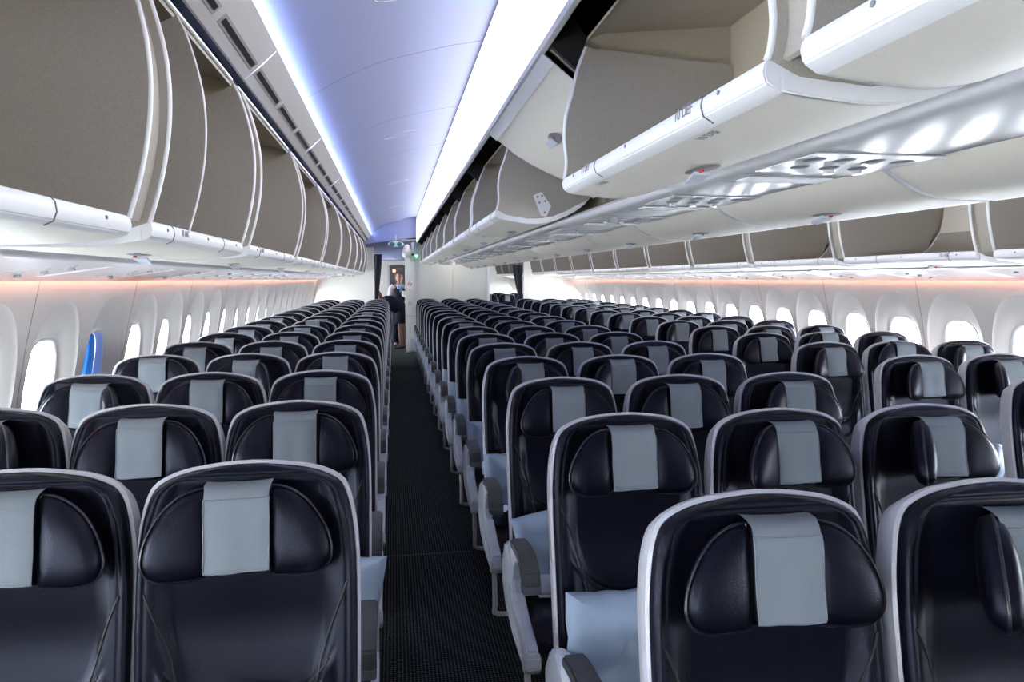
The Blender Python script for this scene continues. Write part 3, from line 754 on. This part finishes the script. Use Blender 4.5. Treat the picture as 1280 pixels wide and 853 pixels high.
def seat(block, X, Y, col, ncol, label, group, rnd, near):
    t = thing('airline_seat', label, 'seat', (X, Y, 0), group=group)
    aisle = {'L': (1,) if col == 0 else (), 'C': (-1,) if col == 0 else (1,) if col == 2 else (), 'R': (-1,) if col == 0 else ()}[block]
    link('back_shell', SHELL, t); bk_ = link('backrest', BACK, t)
    if near: link('seam', SEAM, bk_)
    link('cushion', CUSH, t)
    if near: link('seat_pan', APAN, t)
    h = link('headrest', PAD, t)
    # most headrests sit low; some are pulled up or have a wing folded forward
    up = rnd.choice([0, 0, 0, .0, .012, -.006, .03]); fl_, fr_ = rnd.choice([(.12, .12), (.12, .12), (.12, .55), (.55, .12), (.12, .12), (.55, .55)])
    tilt = rnd.uniform(-.015, .015); shift = 0
    key = (block, col, near_row)
    if key in SPECIAL: up, fl_, fr_, tilt, shift = SPECIAL[key]
    h.location = (shift, 0, up); h.rotation_euler = (0, 0, 0)
    if tilt:
        h.matrix_local = Matrix.Translation((shift, 0, up+HZ-.1)) @ Matrix.Rotation(tilt, 4, 'Y') @ Matrix.Translation((0, 0, -HZ+.1))
    for s_, f_ in ((-1, fl_), (1, fr_)):
        w, pp = WINGS[(s_, f_)]; link('wing', w, h)
        if near: link('piping', pp, h)
    c, hem = CLOTHS[rnd.randrange(4)]; link('head_cloth', c, h)
    if near: link('hem', hem, h)
    sides = [-1] if block == 'L' else [-1]
    half = .244 if block != 'L' else .2275
    arms = [-half]+([half] if (block == 'L' and col == 0) or (block != 'L' and col == ncol-1) else [])
    for ax in arms:
        a = link('armrest', ARM[0], t); a.location = (ax, 0, 0)
        link('arm_cap', ARM[1], a); link('arm_post', ARM[2], a)
        if any(ax*s_ > 0 for s_ in aisle):
            s = link('side_shroud', ARM[3], t); s.location = (ax+math.copysign(.004, ax), 0, 0)
            link('shroud_inset', ARM[4], s); link('shroud_bumper', ARM[5], s)
            b = link('baggage_bar', LEG[0], t); b.location = (ax, 0, 0)
            if ax > 0: b.scale = (-1, 1, 1)
    for m_ in (LEG[1], LEG[2], LEG[3]):
        l = link(m_.name.split('.')[0], m_, t)
        if aisle and aisle[0] > 0: l.location = (.02, 0, 0)
    if aisle:
        b = link('seat_belt', BELT, t); bk = link('buckle', BUCK2, b)
        bk.location = (-.145*(1 if aisle[0] < 0 else -1), -.44, .512); bk.rotation_euler = (R(52), 0, R(-8)); bk.scale = (1.15, 1.5, 1.2)
    return t
SPECIAL = {  # (block, column from the left aisle, row): raise, left wing fold, right wing fold, tilt, shift
    ('L', 0, 0): (0, .12, .12, -.01, -.012), ('L', 0, 1): (.004, .12, .12, 0, 0), ('L', 1, 0): (.0, .12, .12, -.01, 0),
    ('L', 1, 1): (-.004, .12, .12, 0, 0), ('L', 1, 2): (.005, .12, .12, 0, 0), ('L', 0, 2): (.005, .12, .12, 0, 0),
    ('L', 2, 1): (0, .12, .95, .0, 0), ('L', 2, 2): (.0, .12, .95, .03, 0), ('L', 1, 3): (0, .12, .95, 0, 0),
    ('L', 2, 3): (.02, .12, .12, 0, 0),
    ('C', 0, 0): (0, .12, .12, .02, .008), ('C', 0, 1): (.004, .12, .12, .01, 0), ('C', 1, 0): (-.01, .95, .12, .02, .01),
    ('C', 1, 1): (0, .55, .12, .01, .012), ('C', 2, 1): (0, .95, .12, .02, .01), ('C', 0, 2): (0, .12, .12, .01, .005),
    ('C', 1, 2): (0, .12, .12, .01, .0), ('C', 2, 2): (0, .55, .12, .01, .01), ('C', 0, 3): (0, .95, .12, 0, .01),
    ('R', 0, 3): (0, .55, .12, .01, .02), ('R', 0, 4): (0, .55, .12, 0, .01), ('R', 1, 3): (0, .95, .12, .01, 0),
}
BLK = {'L': (-.311, -.455, 1.62, 17, ['aisle', 'middle', 'window'], 'left block'),
       'C': (.664, .488, 1.235, 18, ['left aisle', 'middle', 'right aisle'], 'centre block'),
       'R': (2.682, .488, .977, 18, ['aisle', 'middle', 'window'], 'right block')}
NOTE = {('L', 0, 0): 'with a scooped glossy backrest', ('C', 0, 0): 'with a slightly tilted headrest',
        ('L', 2, 1): 'with its right headrest wing folded forward', ('C', 1, 0): 'with its left headrest wing folded forward'}
for blk in 'LCR':
    x0, dx, y0, n, names, bn = BLK[blk]
    for col in range(3):
        seen = 0; rnd = random.Random(ord(blk)*10+col)
        for row in range(n):
            X, Y = x0+dx*col, y0+.8*row; near_row = row
            pts = [inframe(X+a, Y+b, z) for a, b, z in ((-.23, 0, 1.19), (.23, 0, 1.19), (-.23, -.1, .8), (.23, -.1, .8))]
            if any(p is None for p in pts): continue
            if max(p[0] for p in pts) < 2 or min(p[0] for p in pts) > 1278 or min(p[1] for p in pts) > 850: continue
            lab = 'navy leather seat, %s %s column, %s visible row' % (bn, names[col], ORD[seen])
            nt_ = NOTE.get((blk, col, row))
            if nt_: lab = lab.replace(' visible row', ' row')+', '+nt_
            seen += 1
            seat(blk, X, Y, col, 3, lab, 'navy seats of the %s' % bn, rnd, Y < 7.5)
# seats seen through the right hand gap beyond the partitions
near_row = 99
for row in range(3):
    for col in range(3):
        rnd = random.Random(row*7+col)
        seat('R', 2.50+.488*col, 19.2+.8*row, 1, 3, 'navy seat seen through the gap beyond the partitions, %s row, %s from the left' % (ORD[row], ORD[col]), 'navy seats beyond the partitions', rnd, False)

# ------------------------------------------------------------------ pillows, blankets
def pillow_mesh(seed, w, h):
    rnd = random.Random(seed)
    P = [(-w, -h), (-w*.97, 0), (-w, h), (-w*.4, h*.96), (0, h*.94), (w*.5, h*.97), (w, h*1.02), (w*.96, 0), (w, -h), (0, -h*.95)]
    Q = []
    for i in range(len(P)):
        a, b = P[i], P[(i+1) % len(P)]
        for k in range(4): Q.append((a[0]+(b[0]-a[0])*k/4+rnd.uniform(-.002, .002), a[1]+(b[1]-a[1])*k/4+rnd.uniform(-.002, .002)))
    def f(v):
        x, y, z = v
        return (x, y+.010*math.sin(x*38+seed)*math.cos(z*30)+.006*math.sin(z*60+x*25), z)
    return G().puff(Q, .055, .045, 8, p=2.0, f=f).mesh('pillow', M['pillow'], 60)
PM = [pillow_mesh(i, .155, .150) for i in range(3)]
def pillow(x, y, z, rx, ry, rz, i, lab, grp='pillows on the seats', sc=1):
    o = link('pillow', PM[i]); o.location = (x, y, z); o.rotation_euler = (R(rx), R(ry), R(rz)); o.scale = (sc, sc, sc)
    return tag(o, lab, 'pillow', grp)
rows = BLK['C'][2]
pillow(.585, rows+.8-.235, .600, -14, 3, 10, 0, 'pale blue pillow on the nearest fully visible aisle seat of the centre block')
pillow(.595, rows+1.6-.235, .575, -14, -10, 12, 1, 'crumpled pale blue pillow behind the steel buckle, second centre aisle seat')
for k, nm in ((3, 'third'), (4, 'fourth'), (5, 'fifth'), (6, 'sixth'), (7, 'seventh')):
    pillow(.575, rows+.8*k-.235, .600, -14, 2*k-8, 10, k % 3, 'pale blue pillow on the centre block aisle seat, %s up the aisle' % nm)
pillow(-.235, 1.62-.235, .600, -14, 4, -14, 2, 'pale blue pillow sticking out beside the nearest left aisle seat')
pillow(-.20, 1.62+.8-.235, .600, -14, 4, -14, 0, 'pale blue pillow on the second left block aisle seat')
pillow(-.655, 1.62-.235, .610, -14, 3, -8, 1, 'pale blue pillow between the two nearest left block seats')
for (c_, r_, nm) in ((2, 3, 'third'), (1, 3, 'nearest visible'), (0, 3, 'leftmost near')):
    pillow(BLK['R'][0]+.488*c_-.08, BLK['R'][2]+.8*r_-.235, .60, -14, 6, 8, c_, 'pale blue pillow on a right block seat, %s one' % ['aisle column', 'middle column', 'window column'][c_])
def blanket(x, y, z, seed, lab):
    g = G(); N = 16; vs = []; fs = []; rnd = random.Random(seed); ph = [rnd.uniform(0, 6) for _ in range(4)]
    for s_ in (0, 1):
        for j in range(N+1):
            for i in range(N+1):
                u, v = -1+2*i/N, -1+2*j/N; r = (1-u**4)*(1-v**4)
                vs.append((u*.10*(1+.1*math.sin(v*5+ph[0])), v*.09*(1+.1*math.sin(u*4+ph[1])), (.0 if s_ else (.045*r**.5+.010*math.sin(u*9+ph[2]+v*4)*r+.006*math.sin(v*15+ph[3])*r))))
        o_ = s_*(N+1)**2
        for j in range(N):
            for i in range(N): a = o_+j*(N+1)+i; fs.append((a, a+1, a+N+2, a+N+1))
    o = g.add(vs, fs).build('folded_blanket', M['blanket'], smooth=70); o.location = (x, y, z)
    return tag(o, lab, 'blanket', 'folded navy blankets')
blanket(.535, rows+2.4-.42, .488, 1, 'crumpled navy blanket on the centre aisle seat behind the steel buckle seat')
blanket(-.17, 1.62-.47, .488, 2, 'crumpled navy blanket against the nearest left aisle armrest')
blanket(-.17, 1.62+.8-.45, .488, 3, 'crumpled navy blanket against the second left aisle armrest')

# ------------------------------------------------------------------ partitions, entry zone
pt = struct(link('wall_partition', None))
def panel(x0, x1, z0, z1, y=YE, m='partition', name='partition_panel', th=.05, par=None):
    return G().box(x0, x1, y, y+th, z0, z1).build(name, M[m], par or pt, bevel=.006)
panel(-1.7, -.415, 0, EYE+.9, name='partition_panel')
panel(-.43, -.405, 0, EYE+.72, YE-.01, 'trim', 'partition_edge', .07)
panel(.49, 1.262, 0, EYE+.95); panel(1.268, 2.02, 0, EYE+.95)
panel(.466, .494, 0, EYE+.80, YE-.02, 'trim', 'partition_edge', .09)
panel(2.015, 2.07, 0, EYE+.42, YE-.02, 'trim', 'partition_edge', .09)
panel(2.86, 4.05, 0, EYE+.9); panel(2.83, 2.865, 0, EYE+.5, YE-.01, 'trim', 'partition_edge', .07)
G().prism([(-1.62, YE-.005), (-1.40, YE-.005), (-1.40, YE), (-1.62, YE)], 0, .001, 'z')
# corner monument (lavatory wall end) beside the left aisle
mo = struct(link('wall_monument', None))
panel(.252, .464, 0, EYE+.62, YE, 'partition', 'monument_panel', .45, mo)
G().box(.25, .466, YE-.004, YE, .785, .79).build('monument_joint', M['ink'], mo)
G().box(.34, .466, YE-.05, YE, .02, .30).build('kick_plate', M['plastic'], mo, bevel=.006)
G().tube([(.345, YE-.012, EYE-.52), (.345, YE, EYE-.52)], .045, 20).build('round_latch', M['psu'], mo)
s = link('placard_sign', None); s.location = (.345, YE-.004, EYE-.135); tag(s, 'small red no smoking placard on the white monument wall', 'sign')
G().box(-.06, .06, -.003, 0, -.08, .08).build('plate', M['trim'], s)
G().tube([(.04*math.cos(t), -.005, .03+.04*math.sin(t)) for t in [i*2*math.pi/20 for i in range(21)]], .006, 6, cap=False).build('red_ring', M['red'], s)
G().tube([(-.028, -.005, .058), (.028, -.005, .002)], .005, 6).build('red_bar', M['red'], s)
G().box(-.035, .035, -.006, -.003, .026, .036).build('cigarette_mark', M['ink'], s)
# entry ceiling sloping down, with the teal exit marker
ec = struct(link('ceiling_entry', None))
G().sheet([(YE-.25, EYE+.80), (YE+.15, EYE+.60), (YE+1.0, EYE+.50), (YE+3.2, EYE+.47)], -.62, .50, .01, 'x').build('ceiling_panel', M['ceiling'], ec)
G().prism([(-.60, EYE+.72), (.5, EYE+.88), (.5, EYE+1.3), (-.6, EYE+1.3)], YE-.27, YE-.25).build('ceiling_end', M['ceiling'], ec)
ex = link('exit_marker', None); ex.location = (.06, YE-.36, EYE+.725); tag(ex, 'dark teal oval exit marker hanging under the far end of the blue-lit ceiling', 'sign')
o = G().puff([(.165*math.cos(t), .062*math.sin(t)) for t in [i*2*math.pi/32 for i in range(32)]], .012, .012, 4, c=(0, 0), p=6).build('housing', M['partition'], ex)
for sx in (-.075, .075):
    G().puff([(sx+.055*math.cos(t), .045*math.sin(t)) for t in [i*2*math.pi/24 for i in range(24)]], .006, .004, 3, f=lambda v: (v[0], v[1]-.013, v[2])).build('lens', M['exitg'], ex)
G().tube([(0, 0, .05), (0, 0, .20)], .008, 8).build('stem', M['trim'], ex)
dm = link('camera_dome', None); dm.location = (.28, YE-.45, EYE+.50); tag(dm, 'white pear-shaped fitting with dark base hanging at the monument corner', 'camera dome')  # ceiling camera dome, not a lamp; only its green indicator glows
g = G()
prof = [(0, .22), (.045, .21), (.065, .17), (.085, .11), (.10, .05), (.10, .0), (.085, -.04), (.05, -.06), (0, -.065)]
g.tube([(0, 0, z) for _, z in prof], .1, 20, rr=[max(r, .002) for r, _ in prof]).build('dome', M['lamp'], dm)
G().tube([(.0, 0, -.03), (.14, .02, .03)], .03, 10).build('dark_base', M['black'], dm)
G().tube([(.11, 0, -.06), (.11, 0, -.13)], .045, 12).build('camera_eye', M['lamp'], dm)
G().box(.10, .16, -.02, .10, .03, .26).build('bracket', M['psu'], dm)
G().tube([(.20, -.03, -.02), (.20, -.01, -.02)], .028, 12).build('green_light', M['green'], dm)
# galley beyond the left aisle
gw = struct(link('wall_galley', None))
panel(-.70, -.14, 0, EYE+.36, 18.9, 'partition', 'galley_panel', .05, gw)
panel(-.70, .60, EYE+.36, EYE+.7, 18.9, 'partition', 'galley_header', .05, gw)
panel(-.14, .60, 0, EYE+.36, 19.25, 'dark_door', 'galley_back', .05, gw)
panel(-.145, -.10, 0, EYE+.36, 18.88, 'plastic', 'door_post', .10, gw)
panel(.02, .26, EYE-.30, EYE+.30, 19.2, 'psu_dark', 'galley_unit', .05, gw)
G().box(-.02, .06, 19.18, 19.2, EYE+.18, EYE+.25).build('amber_light', M['amber_dim'], gw)
# curtains
def curtain(x0, x1, zt, zb, y, lab, taper, left):
    n = 26; prof_ = []
    vs = []; fs = []; rows_ = 10
    for j in range(rows_+1):
        t = j/rows_; z = zt+(zb-zt)*t; w = 1-(1-taper)*t**1.3
        for i in range(n+1):
            u = i/n
            x = (x0+(x1-x0)*u*w) if left else (x1-(x1-x0)*u*w)
            vs.append((x, y+.022*math.sin(u*22), z))
    for j in range(rows_):
        for i in range(n): a = j*(n+1)+i; fs.append((a, a+1, a+n+2, a+n+1))
    o = G().add(vs, fs).build('curtain', M['curtain'], smooth=60)
    md = o.modifiers.new('thick', 'SOLIDIFY'); md.thickness = .006
    return tag(o, lab, 'curtain')
curtain(-.40, -.23, EYE+.53, EYE-.50, YE+.10, 'gathered charcoal curtain at the end of the left aisle', .35, True)
curtain(2.60, 2.82, EYE+.31, EYE-.55, YE+.10, 'gathered charcoal curtain beside the right partition', .25, False)
# bare point lights that wash the partitions and the galley
def spot(x, y, z, e, r=.12, c=(1, .93, .8)):
    d = bpy.data.lights.new('entry_point_light', 'POINT'); d.energy = e; d.shadow_soft_size = r; d.color = c
    o = bpy.data.objects.new('entry_point_light', d); COL.objects.link(o); o.location = (x, y, z); return o
spot(3.3, YE-.5, EYE-.10, 2.0, .05); spot(1.25, YE-.4, EYE+.22, .8, .05); spot(-.05, 17.9, EYE+.40, .8, .1, (1, .97, .9)); spot(-.9, YE-.5, EYE-.06, .4, .05)

# ------------------------------------------------------------------ cabin crew
def skin_body(name, joints, edges, m, parent):
    me = bpy.data.meshes.new(name); me.from_pydata([j[0] for j in joints], edges, [])
    o = link(name, me, parent); me.materials.append(m)
    md = o.modifiers.new('skin', 'SKIN'); 
    for i, j in enumerate(joints):
        sv = me.skin_vertices[0].data[i]; sv.radius = (j[1], j[1]*(j[2] if len(j) > 2 else 1)); sv.use_root = (i == 0)
    md.use_smooth_shade = True
    o.modifiers.new('sub', 'SUBSURF').levels = 1; o.modifiers[-1].render_levels = 2
    return o
def head(parent, c, s, hairlen=.0, face=(0, -1, 0), tilt=0):
    """head with face turned to -y before rotation"""
    h = link('head', None, parent); h.location = c; h.rotation_euler = (tilt, 0, math.atan2(face[0], -face[1]) if True else 0)
    g = G(); n = 20; vs = []
    prof_ = [(-.115, .018, -.03), (-.105, .038, -.022), (-.08, .052, -.012), (-.045, .066, -.004), (0, .075, 0), (.04, .078, .004), (.08, .068, .008), (.105, .045, .010), (.118, .012, .010)]
    g.tube([(0, y, z) for z, r, y in prof_], .07, n, rr=[r for z, r, y in prof_], flat=1.12)
    fm = g.build('face', M['skin'], h, smooth=70)
    G().prism([(-.082, .012), (-.104, -.022), (-.080, -.026)], -.012, .012, 'x').build('nose', M['skin'], h, bevel=.003)
    for sx in (-.030, .030):
        G().tube([(sx-.012, -.081, .018), (sx, -.084, .021), (sx+.012, -.081, .018)], .005, 6).build('eye', M['hair'], h)
        G().tube([(sx*2.55, .0, .02), (sx*2.7, .005, .0), (sx*2.55, .0, -.022)], .009, 6).build('ear', M['skin'], h)
    G().tube([(-.020, -.077, -.052), (0, -.082, -.055), (.020, -.077, -.052)], .0045, 6).build('mouth', M['red'], h)
    hp = [(.125, .01, .02), (.115, .052, .018), (.085, .080, .022), (.045, .089, .026), (.0, .088, .040), (-.05, .075, .048), (-.09, .045, .05)]
    G().tube([(0, y, z) for z, r, y in hp], .08, n, rr=[r for z, r, y in hp], flat=1.05).build('hair', M['hair'], h, smooth=70)
    G().puff([(.035*math.cos(t), .035*math.sin(t)) for t in [i*math.pi/6 for i in range(12)]], .03, .03, 3, f=lambda v: (v[0], v[1]+.10, v[2]+.06)).build('hair_bun', M['hair'], h)
    return h
def hand(parent, wrist, d, s=1):
    d = Vector(d).normalized(); w = Vector(wrist); a = d.cross(Vector((0, 1, .2))).normalized()
    g = G().tube([w-d*.01, w+d*.04, w+d*.085], .03, 10, rr=[.022, .034, .034], flat=.5)
    for k, L in enumerate((.062, .074, .070, .054)):
        b = w+d*.08+a*(-.027+.018*k); g.tube([b, b+d*L*.5, b+d*L*.85+Vector((0, -.014, -.01)), b+d*L+Vector((0, -.026, -.012))], .0085, 6)
    b = w+d*.03+a*-.03; g.tube([b, b+d*.03-a*.02, b+d*.06-a*.022], .010, 6)
    return g.build('hand', M['skin'], parent, smooth=60)
def crew_standing():
    x, y = .135, 17.3
    p = thing('person', 'standing cabin crew member in navy waistcoat, white shirt and blue scarf, holding a white cup', 'person', (x, y, 0))
    J = [((0, 0, .96), .13, .8), ((0, 0, 1.10), .115, .75), ((0, 0, 1.28), .14, .72), ((0, 0, 1.41), .085, .8), ((0, -.01, 1.48), .05), ((0, -.015, 1.54), .05),
         ((-.10, 0, .86), .085), ((-.11, 0, .48), .058), ((-.11, .02, .10), .038), ((-.11, -.10, .045), .035),
         ((.10, 0, .86), .085), ((.11, 0, .48), .058), ((.11, .02, .10), .038), ((.11, -.10, .045), .035),
         ((-.17, 0, 1.39), .055), ((-.23, .01, 1.14), .043), ((-.16, -.16, 1.00), .032), ((.17, 0, 1.39), .055), ((.24, -.02, 1.16), .043), ((.12, -.22, 1.20), .030)]
    E_ = [(0, 1), (1, 2), (2, 3), (3, 4), (4, 5), (0, 6), (6, 7), (7, 8), (8, 9), (0, 10), (10, 11), (11, 12), (12, 13), (3, 14), (14, 15), (15, 16), (3, 17), (17, 18), (18, 19)]
    skin_body('body', J, E_, M['skin'], p)
    head(p, (0, -.02, 1.605), 1)
    for s_ in (-1, 1): G().tube([(s_*.07, 0, .98), (s_*.095, 0, .8), (s_*.105, 0, .45), (s_*.105, .01, .07)], .08, 12, rr=[.10, .10, .08, .075]).build('trouser_leg', M['uniform'], p, smooth=70)
    v = G().tube([(0, 0, .90), (0, 0, 1.05), (0, 0, 1.2), (0, -.005, 1.33), (0, 0, 1.43)], .15, 20, rr=[.175, .150, .168, .178, .10], flat=.78).build('waistcoat', M['uniform'], p, smooth=70)
    for s_, el, wr in ((-1, (-.235, .01, 1.14), (-.165, -.15, 1.01)), (1, (.245, -.02, 1.16), (.13, -.21, 1.195))):
        G().tube([(s_*.13, 0, 1.42), (s_*.19, 0, 1.36), el, wr], .06, 12, rr=[.062, .070, .056, .044]).build('sleeve', M['shirt'], p, smooth=70)
    G().prism([(-.075, 1.46), (.075, 1.46), (.02, 1.22), (-.02, 1.22)], -.155, -.135).build('shirt_front', M['shirt'], p, bevel=.005)
    G().tube([(-.06, -.09, 1.46), (-.02, -.15, 1.40), (.02, -.165, 1.28)], .022, 8).tube([(.06, -.09, 1.46), (.05, -.15, 1.38), (.04, -.165, 1.30)], .026, 8).build('scarf', M['scarf'], p, smooth=70)
    hand(p, (.13, -.21, 1.195), (-.3, -.4, .3)); hand(p, (-.165, -.15, 1.01), (.5, -.5, .1))
    for sx in (-.11, .11): G().tube([(sx, .05, .04), (sx, -.05, .035), (sx, -.15, .025)], .04, 10, rr=[.036, .04, .028], flat=.8).build('shoe', M['shoe'], p)
    c = thing('paper_cup', 'white cup held up by the standing crew member', 'cup', (x+.10, y-.29, 1.18))
    G().tube([(0, 0, 0), (0, 0, .01), (0, 0, .12)], .04, 16, rr=[.040, .043, .055]).build('cup_body', M['cup'], c, smooth=60)
    G().tube([(0, 0, .118), (0, 0, .128)], .058, 16).build('lid', M['trim'], c)
def crew_bending():
    x, y = .19, 16.62
    p = thing('person', 'person in navy uniform and tan stockings bending over the last seats of the left aisle', 'person', (x, y, 0))
    J = [((0, 0, .88), .135, .9), ((-.16, -.03, .98), .13, .9), ((-.34, -.06, 1.08), .13, .85), ((-.44, -.08, 1.13), .07), ((-.50, -.09, 1.16), .05),
         ((.02, .09, .80), .085), ((.0, .10, .46), .056), ((.04, .10, .10), .038), ((-.06, .08, .04), .034),
         ((-.02, -.09, .80), .085), ((-.06, -.10, .46), .056), ((-.03, -.10, .10), .038), ((-.13, -.11, .04), .034),
         ((-.40, .07, 1.05), .055), ((-.42, .09, .82), .042), ((-.52, .05, .68), .03), ((-.38, -.21, 1.03), .055), ((-.40, -.24, .80), .042), ((-.52, -.20, .66), .03)]
    E_ = [(0, 1), (1, 2), (2, 3), (3, 4), (0, 5), (5, 6), (6, 7), (7, 8), (0, 9), (9, 10), (10, 11), (11, 12), (3, 13), (13, 14), (14, 15), (3, 16), (16, 17), (17, 18)]
    skin_body('body', J, E_, M['stock'], p)
    G().tube([(.06, 0, .90), (-.03, -.01, .92), (-.16, -.03, .99), (-.30, -.055, 1.07), (-.42, -.075, 1.13)], .16, 18, rr=[.10, .175, .172, .172, .095], flat=.95).build('jacket', M['uniform'], p, smooth=70)
    G().tube([(-.02, 0, .98), (0, 0, .86), (0, 0, .72), (0, 0, .585)], .18, 18, rr=[.13, .185, .19, .185], flat=.9).build('skirt', M['uniform'], p, smooth=70)
    for j in ([(-.37, .06, 1.08), (-.42, .09, .82), (-.51, .05, .69)], [(-.36, -.20, 1.06), (-.40, -.24, .80), (-.51, -.20, .67)]):
        G().tube(j, .06, 12, rr=[.068, .055, .042]).build('sleeve', M['uniform'], p, smooth=70)
    head(p, (-.56, -.09, 1.19), 1, face=(-.9, -.5, 0), tilt=.7)
    hand(p, (-.51, .05, .69), (-.5, 0, -.6)); hand(p, (-.51, -.20, .67), (-.5, 0, -.6))
    for a, b in ((.04, .10), (-.03, -.10)): G().tube([(a+.05, b, .04), (a-.06, b, .035), (a-.15, b, .025)], .04, 10, rr=[.036, .04, .028], flat=.8).build('shoe', M['shoe'], p)
crew_standing(); crew_bending()
